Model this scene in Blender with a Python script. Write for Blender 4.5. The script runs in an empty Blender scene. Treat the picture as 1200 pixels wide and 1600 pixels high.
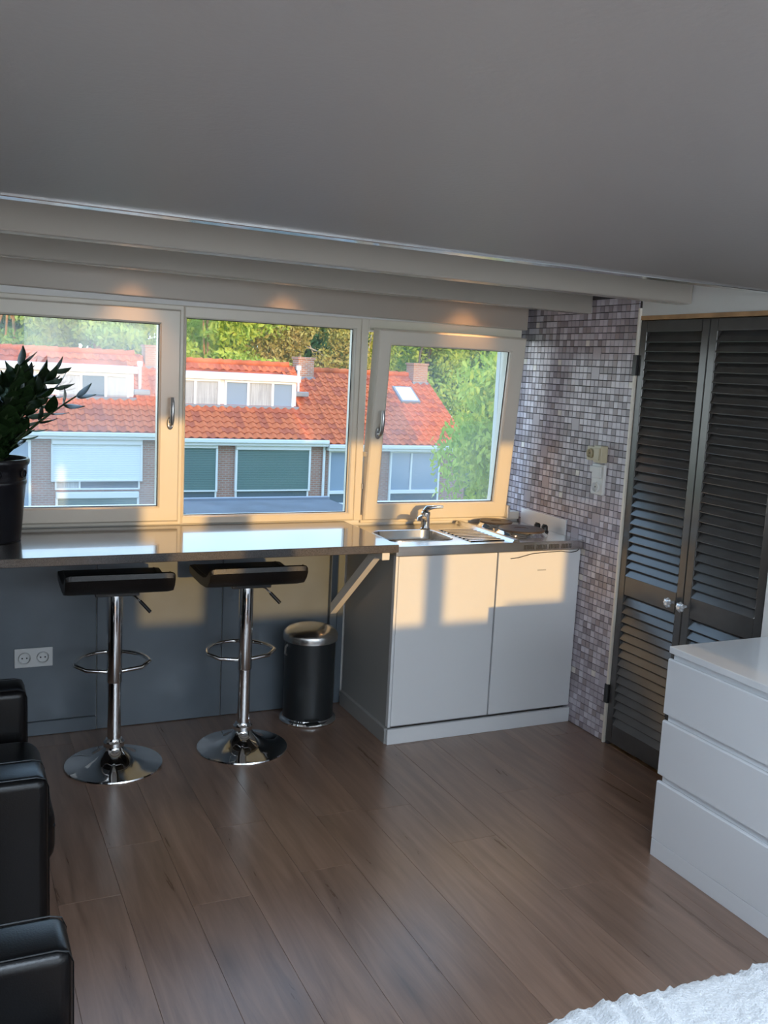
import bpy, bmesh, math, random
from mathutils import Vector, Matrix, noise
random.seed(7)
S = bpy.context.scene
COL = S.collection

# ------------------------------------------------------------------ camera
cam_d = bpy.data.cameras.new('camera'); cam = bpy.data.objects.new('camera', cam_d); COL.objects.link(cam)
YAW, PITCH, ROLL, EYE, FPX = 0.4367, 0.1494, 0.0492, 1.6928, 1489.6
def _cam():
    cy, sy, cp, sp = math.cos(YAW), math.sin(YAW), math.cos(PITCH), math.sin(PITCH)
    fwd = Vector((sy*cp, cy*cp, -sp)); right = Vector((cy, -sy, 0)); up = right.cross(fwd)
    r = right*math.cos(ROLL) + up*math.sin(ROLL); u = up*math.cos(ROLL) - right*math.sin(ROLL)
    m = Matrix((r, u, -fwd)).transposed().to_4x4(); m.translation = (0, 0, EYE)
    cam.matrix_world = m
_cam()
cam_d.sensor_fit = 'HORIZONTAL'; cam_d.sensor_width = 36; cam_d.lens = FPX/1200*36; cam_d.clip_start = .02; cam_d.clip_end = 500
S.camera = cam
# ------------------------------------------------------------------ sky, sun, added rear and roof fill, exposure
SKY = 2.8; SUN = 2.8; SUN_EL = math.radians(7.8); REAR_FILL = 28; ROOF_FILL = 95
w = bpy.data.worlds.new('sky'); S.world = w; w.use_nodes = True
nt = w.node_tree; bg = nt.nodes['Background']
tc = nt.nodes.new('ShaderNodeTexCoord'); sx = nt.nodes.new('ShaderNodeSeparateXYZ'); rp = nt.nodes.new('ShaderNodeValToRGB')
nt.links.new(tc.outputs['Generated'], sx.inputs[0]); nt.links.new(sx.outputs['Z'], rp.inputs[0]); nt.links.new(rp.outputs[0], bg.inputs[0])
rp.color_ramp.elements[0].position = 0.0; rp.color_ramp.elements[0].color = (.90, .94, .97, 1)
rp.color_ramp.elements[1].position = .22; rp.color_ramp.elements[1].color = (.52, .73, 1.0, 1)
e_ = rp.color_ramp.elements.new(1.0); e_.color = (.34, .56, 1.0, 1)
bg.inputs[1].default_value = SKY
sd = bpy.data.lights.new('sun', 'SUN'); sun = bpy.data.objects.new('sun', sd); COL.objects.link(sun)
sd.energy = SUN; sd.color = (1.0, .56, .18); sd.angle = math.radians(.6)
sun.rotation_euler = (math.radians(90)-SUN_EL, 0, 0); sun.location = (1, -6, 5)     # low evening sun from behind the viewer
ad = bpy.data.lights.new('rear_fill_light', 'AREA'); al = bpy.data.objects.new('rear_fill_light', ad); COL.objects.link(al)
ad.shape = 'RECTANGLE'; ad.size = 2.0; ad.size_y = 1.0; ad.energy = REAR_FILL; ad.color = (.84, .92, 1.0)
al.location = (1.75, -1.72, 1.78); al.rotation_euler = (math.radians(90), 0, 0)     # added fill lamp at the assumed rear window, facing into the room
rd = bpy.data.lights.new('roof_fill_light', 'AREA'); rl = bpy.data.objects.new('roof_fill_light', rd); COL.objects.link(rl)
rd.shape = 'RECTANGLE'; rd.size = 1.3; rd.size_y = 1.1; rd.energy = ROOF_FILL; rd.color = (.70, .84, 1.0)
rl.location = (.45, -.30, 2.535)                                                          # added fill lamp at the made-up roof window, facing down
S.view_settings.view_transform = 'Standard'; S.view_settings.look = 'None'
S.view_settings.exposure = 0.25; S.view_settings.gamma = 1; S.view_settings.use_curve_mapping = False

# ------------------------------------------------------------------ materials
MATS = {}
def mat(name, col, rough=.5, metal=0, spec=.5, noise_amt=0, noise_scale=20, bump=0, bump_scale=60, col2=None, stretch=None, coat=0, sheen=0):
    if name in MATS: return MATS[name]
    m = bpy.data.materials.new(name); m.use_nodes = True; t = m.node_tree; b = t.nodes['Principled BSDF']
    b.inputs['Base Color'].default_value = (*col, 1); b.inputs['Roughness'].default_value = rough
    b.inputs['Metallic'].default_value = metal; b.inputs['Specular IOR Level'].default_value = spec
    b.inputs['Coat Weight'].default_value = coat; b.inputs['Sheen Weight'].default_value = sheen
    tcn = t.nodes.new('ShaderNodeTexCoord'); src = tcn.outputs['Object']
    if stretch:
        mp = t.nodes.new('ShaderNodeMapping'); mp.inputs['Scale'].default_value = stretch; t.links.new(src, mp.inputs[0]); src = mp.outputs[0]
    if noise_amt or col2:
        n = t.nodes.new('ShaderNodeTexNoise'); n.inputs['Scale'].default_value = noise_scale; n.inputs['Detail'].default_value = 4
        t.links.new(src, n.inputs['Vector'])
        mx = t.nodes.new('ShaderNodeMix'); mx.data_type = 'RGBA'
        a = noise_amt
        c2 = col2 or tuple(c*(1-a) for c in col); c1 = col if col2 else tuple(min(1, c*(1+a)) for c in col)
        mx.inputs['A'].default_value = (*c1, 1); mx.inputs['B'].default_value = (*c2, 1)
        mr = t.nodes.new('ShaderNodeMapRange'); mr.inputs['From Min'].default_value = .35; mr.inputs['From Max'].default_value = .65
        t.links.new(n.outputs['Fac'], mr.inputs[0]); t.links.new(mr.outputs[0], mx.inputs['Factor']); t.links.new(mx.outputs['Result'], b.inputs['Base Color'])
    if bump:
        n2 = t.nodes.new('ShaderNodeTexNoise'); n2.inputs['Scale'].default_value = bump_scale; n2.inputs['Detail'].default_value = 3
        t.links.new(src, n2.inputs['Vector']); bp = t.nodes.new('ShaderNodeBump'); bp.inputs['Strength'].default_value = bump; bp.inputs['Distance'].default_value = .01
        t.links.new(n2.outputs['Fac'], bp.inputs['Height']); t.links.new(bp.outputs[0], b.inputs['Normal'])
    MATS[name] = m; return m

def glass_mat(name, haze=.03, tint=(.94, .97, .96), ior=1.4):  # pane with a patchy translucent veil mixed in
    m = bpy.data.materials.new(name); m.use_nodes = True; t = m.node_tree
    for n in list(t.nodes): t.nodes.remove(n)
    out = t.nodes.new('ShaderNodeOutputMaterial'); tr = t.nodes.new('ShaderNodeBsdfTransparent'); gl = t.nodes.new('ShaderNodeBsdfGlossy')
    tl = t.nodes.new('ShaderNodeBsdfTranslucent'); fr = t.nodes.new('ShaderNodeFresnel'); m1 = t.nodes.new('ShaderNodeMixShader'); m2 = t.nodes.new('ShaderNodeMixShader')
    tr.inputs[0].default_value = (*tint, 1); gl.inputs['Roughness'].default_value = .01; fr.inputs[0].default_value = ior
    tl.inputs[0].default_value = (.9, .95, 1, 1)
    nz = t.nodes.new('ShaderNodeTexNoise'); nz.inputs['Scale'].default_value = 3; mr = t.nodes.new('ShaderNodeMapRange')
    mr.inputs['From Min'].default_value = .3; mr.inputs['From Max'].default_value = .7; mr.inputs['To Min'].default_value = haze*.5; mr.inputs['To Max'].default_value = haze*1.4
    tcn = t.nodes.new('ShaderNodeTexCoord'); t.links.new(tcn.outputs['Object'], nz.inputs['Vector']); t.links.new(nz.outputs['Fac'], mr.inputs[0])
    t.links.new(mr.outputs[0], m1.inputs[0]); t.links.new(tr.outputs[0], m1.inputs[1]); t.links.new(tl.outputs[0], m1.inputs[2])
    t.links.new(fr.outputs[0], m2.inputs[0]); t.links.new(m1.outputs[0], m2.inputs[1]); t.links.new(gl.outputs[0], m2.inputs[2]); t.links.new(m2.outputs[0], out.inputs[0])
    return m

def leaf_mat(name, c1, c2, scale=.6, trans=.35, rough=.6):
    m = bpy.data.materials.new(name); m.use_nodes = True; t = m.node_tree; b = t.nodes['Principled BSDF']
    out = t.nodes['Material Output']; tcn = t.nodes.new('ShaderNodeTexCoord'); n = t.nodes.new('ShaderNodeTexNoise'); n.inputs['Scale'].default_value = scale; n.inputs['Detail'].default_value = 5
    mr = t.nodes.new('ShaderNodeMapRange'); mr.inputs['From Min'].default_value = .35; mr.inputs['From Max'].default_value = .65
    mx = t.nodes.new('ShaderNodeMix'); mx.data_type = 'RGBA'; mx.inputs['A'].default_value = (*c1, 1); mx.inputs['B'].default_value = (*c2, 1)
    t.links.new(tcn.outputs['Object'], n.inputs['Vector']); t.links.new(n.outputs['Fac'], mr.inputs[0]); t.links.new(mr.outputs[0], mx.inputs['Factor'])
    t.links.new(mx.outputs['Result'], b.inputs['Base Color']); b.inputs['Roughness'].default_value = rough; b.inputs['Specular IOR Level'].default_value = .25
    tl = t.nodes.new('ShaderNodeBsdfTranslucent'); t.links.new(mx.outputs['Result'], tl.inputs[0]); ms = t.nodes.new('ShaderNodeMixShader'); ms.inputs[0].default_value = trans
    t.links.new(b.outputs[0], ms.inputs[1]); t.links.new(tl.outputs[0], ms.inputs[2]); t.links.new(ms.outputs[0], out.inputs[0])
    return m

def brick_mat(name, c1, c2, mortar, scale, sx=(1, 1, 1), rough=.85):
    m = bpy.data.materials.new(name); m.use_nodes = True; t = m.node_tree; b = t.nodes['Principled BSDF']
    tcn = t.nodes.new('ShaderNodeTexCoord'); sp = t.nodes.new('ShaderNodeSeparateXYZ'); cb = t.nodes.new('ShaderNodeCombineXYZ')
    ad_ = t.nodes.new('ShaderNodeMath'); ad_.operation = 'ADD'
    t.links.new(tcn.outputs['Object'], sp.inputs[0]); t.links.new(sp.outputs['X'], ad_.inputs[0]); t.links.new(sp.outputs['Y'], ad_.inputs[1])
    t.links.new(ad_.outputs[0], cb.inputs['X']); t.links.new(sp.outputs['Z'], cb.inputs['Y'])
    br = t.nodes.new('ShaderNodeTexBrick'); br.inputs['Color1'].default_value = (*c1, 1); br.inputs['Color2'].default_value = (*c2, 1); br.inputs['Mortar'].default_value = (*mortar, 1)
    br.inputs['Scale'].default_value = scale; br.inputs['Mortar Size'].default_value = .025; br.inputs['Brick Width'].default_value = .42; br.inputs['Row Height'].default_value = .15
    t.links.new(cb.outputs[0], br.inputs['Vector']); t.links.new(br.outputs['Color'], b.inputs['Base Color']); b.inputs['Roughness'].default_value = rough
    return m

def shutter_mat(name, c1, c2, pitch, rough=.45):
    m = bpy.data.materials.new(name); m.use_nodes = True; t = m.node_tree; b = t.nodes['Principled BSDF']
    tcn = t.nodes.new('ShaderNodeTexCoord'); wv = t.nodes.new('ShaderNodeTexWave'); wv.bands_direction = 'Z'; wv.inputs['Scale'].default_value = .314/pitch
    rpn = t.nodes.new('ShaderNodeValToRGB'); rpn.color_ramp.elements[0].color = (*c2, 1); rpn.color_ramp.elements[1].color = (*c1, 1); rpn.color_ramp.elements[1].position = .3
    t.links.new(tcn.outputs['Object'], wv.inputs['Vector']); t.links.new(wv.outputs['Fac'], rpn.inputs[0]); t.links.new(rpn.outputs[0], b.inputs['Base Color'])
    bp = t.nodes.new('ShaderNodeBump'); bp.inputs['Strength'].default_value = .4; bp.inputs['Distance'].default_value = .01; t.links.new(wv.outputs['Fac'], bp.inputs['Height']); t.links.new(bp.outputs[0], b.inputs['Normal'])
    b.inputs['Roughness'].default_value = rough
    return m

def plank_mat():
    m = bpy.data.materials.new('oak_laminate'); m.use_nodes = True; t = m.node_tree; b = t.nodes['Principled BSDF']; L = t.links.new
    tcn = t.nodes.new('ShaderNodeTexCoord'); oi = t.nodes.new('ShaderNodeObjectInfo')
    ofs = t.nodes.new('ShaderNodeVectorMath'); ofs.operation = 'ADD'; sc = t.nodes.new('ShaderNodeMath'); sc.operation = 'MULTIPLY'; sc.inputs[1].default_value = 37.
    L(oi.outputs['Random'], sc.inputs[0]); cb = t.nodes.new('ShaderNodeCombineXYZ'); L(sc.outputs[0], cb.inputs['X']); L(sc.outputs[0], cb.inputs['Y'])
    L(tcn.outputs['Object'], ofs.inputs[0]); L(cb.outputs[0], ofs.inputs[1])
    mp = t.nodes.new('ShaderNodeMapping'); mp.inputs['Scale'].default_value = (14, 1.1, 1); L(ofs.outputs[0], mp.inputs[0])
    n = t.nodes.new('ShaderNodeTexNoise'); n.inputs['Scale'].default_value = 1.6; n.inputs['Detail'].default_value = 7; n.inputs['Roughness'].default_value = .62; n.inputs['Distortion'].default_value = .6; L(mp.outputs[0], n.inputs['Vector'])
    mp2 = t.nodes.new('ShaderNodeMapping'); mp2.inputs['Scale'].default_value = (9, 2.6, 1); L(ofs.outputs[0], mp2.inputs[0])
    vk = t.nodes.new('ShaderNodeTexVoronoi'); vk.inputs['Scale'].default_value = .55; L(mp2.outputs[0], vk.inputs['Vector'])
    kr = t.nodes.new('ShaderNodeMapRange'); kr.inputs['From Min'].default_value = .03; kr.inputs['From Max'].default_value = .22; kr.inputs['To Min'].default_value = .62; L(vk.outputs['Distance'], kr.inputs[0])
    rpn = t.nodes.new('ShaderNodeValToRGB'); e = rpn.color_ramp.elements
    e[0].position = .30; e[0].color = (.168, .098, .066, 1); e[1].position = .72; e[1].color = (.34, .21, .148, 1)
    L(n.outputs['Fac'], rpn.inputs[0])
    tone = t.nodes.new('ShaderNodeMapRange'); tone.inputs['To Min'].default_value = .88; tone.inputs['To Max'].default_value = 1.08; L(oi.outputs['Random'], tone.inputs[0])
    mu = t.nodes.new('ShaderNodeMath'); mu.operation = 'MULTIPLY'; L(tone.outputs[0], mu.inputs[0]); L(kr.outputs[0], mu.inputs[1])
    vm = t.nodes.new('ShaderNodeVectorMath'); vm.operation = 'SCALE'; L(rpn.outputs[0], vm.inputs[0]); L(mu.outputs[0], vm.inputs['Scale']); L(vm.outputs[0], b.inputs['Base Color'])
    rr = t.nodes.new('ShaderNodeMapRange'); rr.inputs['To Min'].default_value = .22; rr.inputs['To Max'].default_value = .38; L(n.outputs['Fac'], rr.inputs[0]); L(rr.outputs[0], b.inputs['Roughness'])
    b.inputs['Coat Weight'].default_value = .7; b.inputs['Coat Roughness'].default_value = .28
    bp = t.nodes.new('ShaderNodeBump'); bp.inputs['Strength'].default_value = .12; bp.inputs['Distance'].default_value = .003; L(n.outputs['Fac'], bp.inputs['Height']); L(bp.outputs[0], b.inputs['Normal'])
    return m

WHITE = mat('white_paint', (.78, .77, .75), .45, bump=.05, bump_scale=120)
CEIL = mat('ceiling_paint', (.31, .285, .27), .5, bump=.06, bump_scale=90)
GLOSSW = mat('gloss_white_paint', (.78, .76, .73), .22, bump=.03, bump_scale=40)
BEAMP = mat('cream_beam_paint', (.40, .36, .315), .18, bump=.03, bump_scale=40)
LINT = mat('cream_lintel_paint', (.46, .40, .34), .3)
TRIM = mat('aluminium_trim', (.85, .87, .9), .16, 1)
SLATE = mat('slate_blue_paint', (.12, .145, .17), .36, noise_amt=.06, noise_scale=6)
GROUT = mat('mosaic_grout', (.085, .075, .08), .85)
UPVC = mat('cream_upvc', (.78, .72, .62), .28)
GASKET = mat('black_gasket', (.02, .02, .022), .6)
GLASS_CLEAR = glass_mat('window_glass', .012, ior=1.16); GLASS_HAZY = glass_mat('hazy_window_glass', .085)
CHROME = mat('chrome', (.78, .79, .8), .06, 1)
STEEL = mat('brushed_steel', (.66, .66, .65), .24, 1, noise_amt=.06, noise_scale=3, stretch=(1, 30, 30))
HANDLE = mat('satin_handle_metal', (.6, .6, .6), .3, 1)
LEATHER = mat('black_leather', (.003, .003, .0035), .30, bump=.05, bump_scale=260, spec=.28)
SEATL = mat('black_faux_leather', (.006, .0055, .0055), .40, bump=.15, bump_scale=200)
BAR = mat('dark_speckled_laminate', (.13, .12, .115), .16, col2=(.05, .047, .047), noise_scale=420, coat=.5)
CABW = mat('white_melamine', (.80, .81, .82), .32)
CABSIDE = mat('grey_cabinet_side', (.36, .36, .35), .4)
ALU = mat('pale_aluminium', (.80, .83, .86), .42, .35)
RIBST = mat('polished_steel', (.75, .77, .8), .14, 1)
CAST = mat('cast_iron_hotplate', (.055, .042, .036), .45, noise_amt=.25, noise_scale=60)
BLACKP = mat('black_plastic', (.015, .015, .016), .35)
BINM = mat('black_bin_paint', (.018, .021, .023), .32)
LOUV = mat('charcoal_door_paint', (.06, .057, .055), .20, spec=.75, noise_amt=.08, noise_scale=10)
DARKIN = mat('cupboard_shade_interior', (.03, .03, .03), .9)  # near-black colour stands in for the shade between the door slats
CRYST = mat('cut_crystal', (.8, .82, .85), .05, .55)
MALM = mat('white_lacquer', (.82, .83, .85), .14, coat=.3)
PLASTW = mat('white_switch_plastic', (.78, .78, .76), .3)
BEIGE = mat('aged_beige_plastic', (.62, .55, .38), .35)
SILVP = mat('silver_plastic', (.55, .56, .56), .35, .2)
RAWWOOD = mat('raw_pine', (.48, .28, .14), .7, noise_amt=.25, noise_scale=8)
FLEECE = mat('white_fleece', (.56, .575, .60), .95, bump=.8, bump_scale=150, sheen=.6)
SHEET = mat('white_sheet', (.8, .8, .82), .9)
POT = mat('black_ceramic', (.012, .012, .016), .28)
SOIL = mat('potting_soil', (.03, .022, .015), .95, bump=.8, bump_scale=80)
LEAFD = leaf_mat('dark_glossy_leaf', (.012, .03, .012), (.03, .065, .02), 6, .12, .28)
STEM = mat('green_stem', (.05, .08, .03), .5)
PLANK = plank_mat()
TILEM = [mat('mosaic_%s' % n, c, r) for n, c, r in (
    ('mid_lilac_grey', (.48, .43, .475), .22), ('light_lilac_grey', (.63, .585, .64), .2), ('dark_taupe_grey', (.33, .29, .315), .25),
    ('pale_grey', (.70, .66, .71), .2), ('cream_white', (.86, .80, .74), .15), ('brown_grey', (.40, .34, .35), .25))]
WARMLENS = mat('warm_lamp_lens', (.9, .7, .4), .3); WARMLENS.node_tree.nodes['Principled BSDF'].inputs['Emission Color'].default_value = (1, .6, .25, 1); WARMLENS.node_tree.nodes['Principled BSDF'].inputs['Emission Strength'].default_value = 3
# outside
RTILE = mat('red_clay_tile', (.56, .135, .048), .85, spec=.2, noise_amt=.28, noise_scale=1.7)
RTILE2 = mat('dark_red_clay_tile', (.43, .10, .045), .85, spec=.2, noise_amt=.28, noise_scale=1.7)
BRICK = brick_mat('brown_brick', (.36, .175, .125), (.42, .215, .16), (.40, .32, .28), 2.0)
CHIMB = brick_mat('orange_brick', (.46, .20, .10), (.38, .16, .09), (.42, .34, .28), 2.0)
OWHITE = mat('white_fascia', (.76, .77, .78), .4)
LEAD = mat('lead_flashing', (.22, .24, .27), .5)
SHUTW = shutter_mat('white_roller_shutter', (.82, .86, .88), (.62, .68, .72), .06)
SHUTG = shutter_mat('green_roller_shutter', (.12, .20, .19), (.06, .11, .11), .06, .3)
OPANE = mat('far_window_pane', (.10, .13, .17), .05, spec=.8)
OPANEB = mat('far_frosted_pane', (.27, .34, .44), .12)
CURT = mat('pale_curtain', (.42, .42, .42), .8, noise_amt=.2, noise_scale=7, stretch=(6, 6, .2))
FLATR = mat('roofing_felt', (.075, .085, .10), .7, noise_amt=.2, noise_scale=1.5)
GRASS = mat('lawn', (.09, .14, .04), .9, noise_amt=.4, noise_scale=.6)
BARKP = mat('orange_pine_bark', (.50, .27, .12), .8, noise_amt=.35, noise_scale=3)
BARKB = mat('birch_bark', (.62, .58, .5), .7, col2=(.2, .17, .14), noise_scale=4)
BARKD = mat('brown_bark', (.14, .10, .07), .9)

# ------------------------------------------------------------------ helpers
WM = {}
def _setprops(o, label=None, cat=None, group=None, kind=None):
    if label: o['label'] = label
    if cat: o['category'] = cat
    if group: o['group'] = group
    if kind: o['kind'] = kind
    return o
def thing(name, label, cat, loc=(0, 0, 0), rz=0, group=None, kind=None):
    o = bpy.data.objects.new(name, None); COL.objects.link(o); o.location = loc; o.rotation_euler = (0, 0, rz); o.empty_display_size = .1
    WM[o] = Matrix.Translation(loc) @ Matrix.Rotation(rz, 4, 'Z')
    return _setprops(o, label, cat, group, kind)
def mesh_from(bm, name, mats, smooth=False, autosmooth=True):
    bmesh.ops.recalc_face_normals(bm, faces=bm.faces)
    me = bpy.data.meshes.new(name); 
    if smooth:
        for f in bm.faces: f.smooth = True
        if autosmooth:
            for e in bm.edges:
                if len(e.link_faces) == 2 and e.calc_face_angle(0) > math.radians(38): e.smooth = False
    bm.to_mesh(me); bm.free()
    for m in (mats if isinstance(mats, (list, tuple)) else [mats]): me.materials.append(m)
    return me
def obj(name, bm, mats, parent=None, origin=None, smooth=False, **kw):
    """world-space bmesh -> ONE mesh object (child of parent, or top level with its origin at `origin`)"""
    me = mesh_from(bm, name, mats, smooth)
    o = bpy.data.objects.new(name, me); COL.objects.link(o)
    if parent is not None:
        me.transform(WM[parent].inverted()); o.parent = parent; WM[o] = WM[parent]
    else:
        if origin is None: origin = (0, 0, 0)
        me.transform(Matrix.Translation(-Vector(origin))); o.location = origin; WM[o] = Matrix.Translation(origin)
    return _setprops(o, **kw)
def inst(name, me, parent, M):
    """a piece that shares mesh data, placed by world matrix M"""
    o = bpy.data.objects.new(name, me); COL.objects.link(o); o.parent = parent; o.matrix_local = WM[parent].inverted() @ M; WM[o] = M
    return o
def copy_tree(o, parent=None, skip=()):
    c = o.copy(); COL.objects.link(c); c.parent = parent
    for ch in list(o.children): copy_tree(ch, c)
    return c
def B(): return bmesh.new()
def box(bm, x0, x1, y0, y1, z0, z1, bev=0, seg=2, M=None, mi=0):
    r = bmesh.ops.create_cube(bm, size=1); vs = r['verts']
    bmesh.ops.scale(bm, verts=vs, vec=(x1-x0, y1-y0, z1-z0)); bmesh.ops.translate(bm, verts=vs, vec=((x0+x1)/2, (y0+y1)/2, (z0+z1)/2))
    if M is not None: bmesh.ops.transform(bm, verts=vs, matrix=M)
    if mi:
        for f in {f for v in vs for f in v.link_faces}: f.material_index = mi
    if bev:
        es = list({e for v in vs for e in v.link_edges})
        bmesh.ops.bevel(bm, geom=es, offset=bev, segments=seg, affect='EDGES', profile=.5)
    return bm
def prism(bm, poly, axis, a, b, mi=0):
    """poly: list of 2-D points in the two other axes (order: x->yz, y->xz, z->xy)"""
    def P(p, t): return {'x': (t, p[0], p[1]), 'y': (p[0], t, p[1]), 'z': (p[0], p[1], t)}[axis]
    A = [bm.verts.new(P(p, a)) for p in poly]; C = [bm.verts.new(P(p, b)) for p in poly]; n = len(poly)
    fs = [bm.faces.new(A), bm.faces.new(C[::-1])]
    for i in range(n): fs.append(bm.faces.new((A[i], C[i], C[(i+1) % n], A[(i+1) % n])))
    for f in fs: f.material_index = mi
    return bm
def lathe(bm, prof, seg=32, M=None, cap=True):
    rings = []
    for r, z in prof:
        rings.append([bm.verts.new((r*math.cos(2*math.pi*i/seg), r*math.sin(2*math.pi*i/seg), z)) for i in range(seg)])
    for a, b in zip(rings, rings[1:]):
        for i in range(seg): bm.faces.new((a[i], a[(i+1) % seg], b[(i+1) % seg], b[i]))
    if cap:
        bm.faces.new(rings[0][::-1]); bm.faces.new(rings[-1])
    if M is not None: bmesh.ops.transform(bm, verts=[v for r in rings for v in r], matrix=M)
    return bm
def tube(bm, pts, rad, seg=8, closed=False, cap=True):
    pts = [Vector(p) for p in pts]; n = len(pts); rads = rad if isinstance(rad, (list, tuple)) else [rad]*n
    rings = []; prev = None
    for i, p in enumerate(pts):
        if closed: d = (pts[(i+1) % n]-pts[i-1])
        else: d = pts[min(i+1, n-1)]-pts[max(i-1, 0)]
        d.normalize()
        if prev is None:
            a = d.cross(Vector((0, 0, 1)))
            if a.length < .1: a = d.cross(Vector((1, 0, 0)))
        else: a = prev - d*prev.dot(d)
        a.normalize(); prev = a; b = d.cross(a)
        rings.append([bm.verts.new(p+(a*math.cos(2*math.pi*k/seg)+b*math.sin(2*math.pi*k/seg))*rads[i]) for k in range(seg)])
    rng = range(n) if closed else range(n-1)
    for i in rng:
        A, C = rings[i], rings[(i+1) % n]
        for k in range(seg): bm.faces.new((A[k], A[(k+1) % seg], C[(k+1) % seg], C[k]))
    if cap and not closed: bm.faces.new(rings[0][::-1]); bm.faces.new(rings[-1])
    return bm
def rrect(cx, cy, hx, hy, r, n=5):
    pts = []
    for k, (sx_, sy_) in enumerate(((1, 1), (-1, 1), (-1, -1), (1, -1))):
        for i in range(n+1):
            a = math.pi/2*k + math.pi/2*i/n
            pts.append((cx+sx_*(hx-r)+r*math.cos(a), cy+sy_*(hy-r)+r*math.sin(a)))
    return pts
def loft(bm, loops, cap0=False, cap1=False):
    L = [[bm.verts.new(p) for p in lp] for lp in loops]
    for a, b in zip(L, L[1:]):
        n = len(a)
        for i in range(n): bm.faces.new((a[i], a[(i+1) % n], b[(i+1) % n], b[i]))
    if cap0: bm.faces.new(L[0][::-1])
    if cap1: bm.faces.new(L[-1])
    return bm
def one(name, mats, parent=None, smooth=False, **k):   # shorthand for a bevelled box part
    pass
ST = dict(kind='structure')
def sag(bm, x1, slope):
    # old attic: ceiling and beams rise a little away from the cupboard wall
    for v in bm.verts: v.co.z += (x1-v.co.x)*slope
    return bm
R = 2.809; D = 4.308; XL = -.65; YB = -1.8

# ================================================================== ROOM SHELL
# ---- floor and its planks
bm = B(); box(bm, XL-.1, R+.6, YB-.1, D+.1, -.12, -.012)
floor = obj('floor', bm, RAWWOOD, origin=(1, 1.2, -.012), label='grey-brown oak laminate floor of long planks', cat='floor', **ST)
PW, PL = .193, 1.285
i = 0; x = XL-.02
while x < R+.0:
    y = YB - random.uniform(.1, 1.1); x1 = min(x+PW, R+.0)
    while y < D:
        ya, yb = max(y, YB), min(y+PL, D-.002)
        if yb-ya > .05 and yb > .3:
            bm = B(); box(bm, -(x1-x)/2+.0003, (x1-x)/2-.0003, -(yb-ya)/2+.0003, (yb-ya)/2-.0003, -.012, 0, .0006, 1)
            me = mesh_from(bm, 'plank', PLANK)
            inst('plank', me, floor, Matrix.Translation(((x+x1)/2, (ya+yb)/2, 0)))
        y += PL
    x += PW; i += 1
# ---- ceiling, beams, trim
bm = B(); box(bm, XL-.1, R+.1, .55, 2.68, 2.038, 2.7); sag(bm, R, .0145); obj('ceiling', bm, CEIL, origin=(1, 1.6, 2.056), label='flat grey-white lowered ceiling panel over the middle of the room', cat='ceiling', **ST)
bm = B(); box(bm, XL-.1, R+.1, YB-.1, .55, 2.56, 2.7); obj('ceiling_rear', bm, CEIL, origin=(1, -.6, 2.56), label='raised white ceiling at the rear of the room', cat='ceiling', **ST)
bm = B(); box(bm, XL-.1, R+.1, 2.68, D+.2, 2.2, 2.7); obj('ceiling_dormer', bm, GLOSSW, origin=(1, 3.5, 2.2), label='white dormer ceiling above the two beams', cat='ceiling', **ST)
bm = B(); box(bm, XL, R, 2.635, 2.69, 2.031, 2.046, .002, 1); sag(bm, R, .0145); obj('trim_1', bm, TRIM, origin=(1, 2.66, 2.047), label='thin bright metal trim along the edge of the lowered ceiling', cat='trim', **ST)
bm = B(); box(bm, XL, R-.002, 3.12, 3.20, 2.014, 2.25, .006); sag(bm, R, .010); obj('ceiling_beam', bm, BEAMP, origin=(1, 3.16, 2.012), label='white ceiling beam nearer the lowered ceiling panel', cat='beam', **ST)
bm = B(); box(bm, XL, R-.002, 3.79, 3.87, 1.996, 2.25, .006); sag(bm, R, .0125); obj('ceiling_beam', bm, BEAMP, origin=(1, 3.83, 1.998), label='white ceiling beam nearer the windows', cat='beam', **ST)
# made-up roof window, out of view, added to brighten the floor and the drawers
w5 = thing('added_roof_window', 'added white framed roof window in the raised rear ceiling', 'window', (.45, -.30, 2.55), kind='structure')
bm = B()
for a, b, c, d in ((-.26, 1.16, -.91, -.85), (-.26, 1.16, .25, .31), (-.26, -.20, -.85, .25), (1.10, 1.16, -.85, .25)): box(bm, a, b, c, d, 2.52, 2.56, .004, 1)
obj('frame', bm, GLOSSW, w5)
bm = B(); box(bm, -.20, 1.10, -.85, .25, 2.545, 2.552); obj('pane', bm, OPANEB, w5)
# ---- walls
bm = B(); box(bm, XL-.12, XL, YB, D+.2, -.1, 2.7); obj('wall_left', bm, WHITE, origin=(XL, 1, 0), label='plain white side wall behind the armchairs', cat='wall', **ST)
# rear wall with an assumed window, out of view, that lets in the evening sun
bm = B(); yb0, yb1 = YB-.14, YB
box(bm, XL-.1, R+.1, yb0, yb1, -.1, 1.28); box(bm, XL-.1, R+.1, yb0, yb1, 2.29, 2.7)
box(bm, XL-.1, .78, yb0, yb1, 1.28, 2.29); box(bm, 2.73, R+.1, yb0, yb1, 1.28, 2.29)
wall_rear = obj('wall_rear', bm, WHITE, origin=(1, YB, 0), label='white rear wall with a wide assumed window', cat='wall', **ST)
win4 = thing('assumed_rear_window', 'assumed wide white framed rear window behind the viewer', 'window', (1.75, YB-.07, 1.28), kind='structure')
bm = B(); ya, yb = YB-.09, YB-.03  # assumed frame, its bars spaced to shape the sun patches indoors
box(bm, .78, 2.73, ya, yb, 1.28, 1.315); box(bm, .78, 2.73, ya, yb, 2.26, 2.29)
for a, b in ((.78, .80), (1.09, 1.31), (1.955, 2.06), (2.71, 2.73)): box(bm, a, b, ya, yb, 1.315, 2.26)
box(bm, 2.39, 2.71, ya, yb, 1.315, 1.385); box(bm, 1.31, 2.71, ya, yb, 2.17, 2.26)
obj('frame', bm, UPVC, win4)
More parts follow.
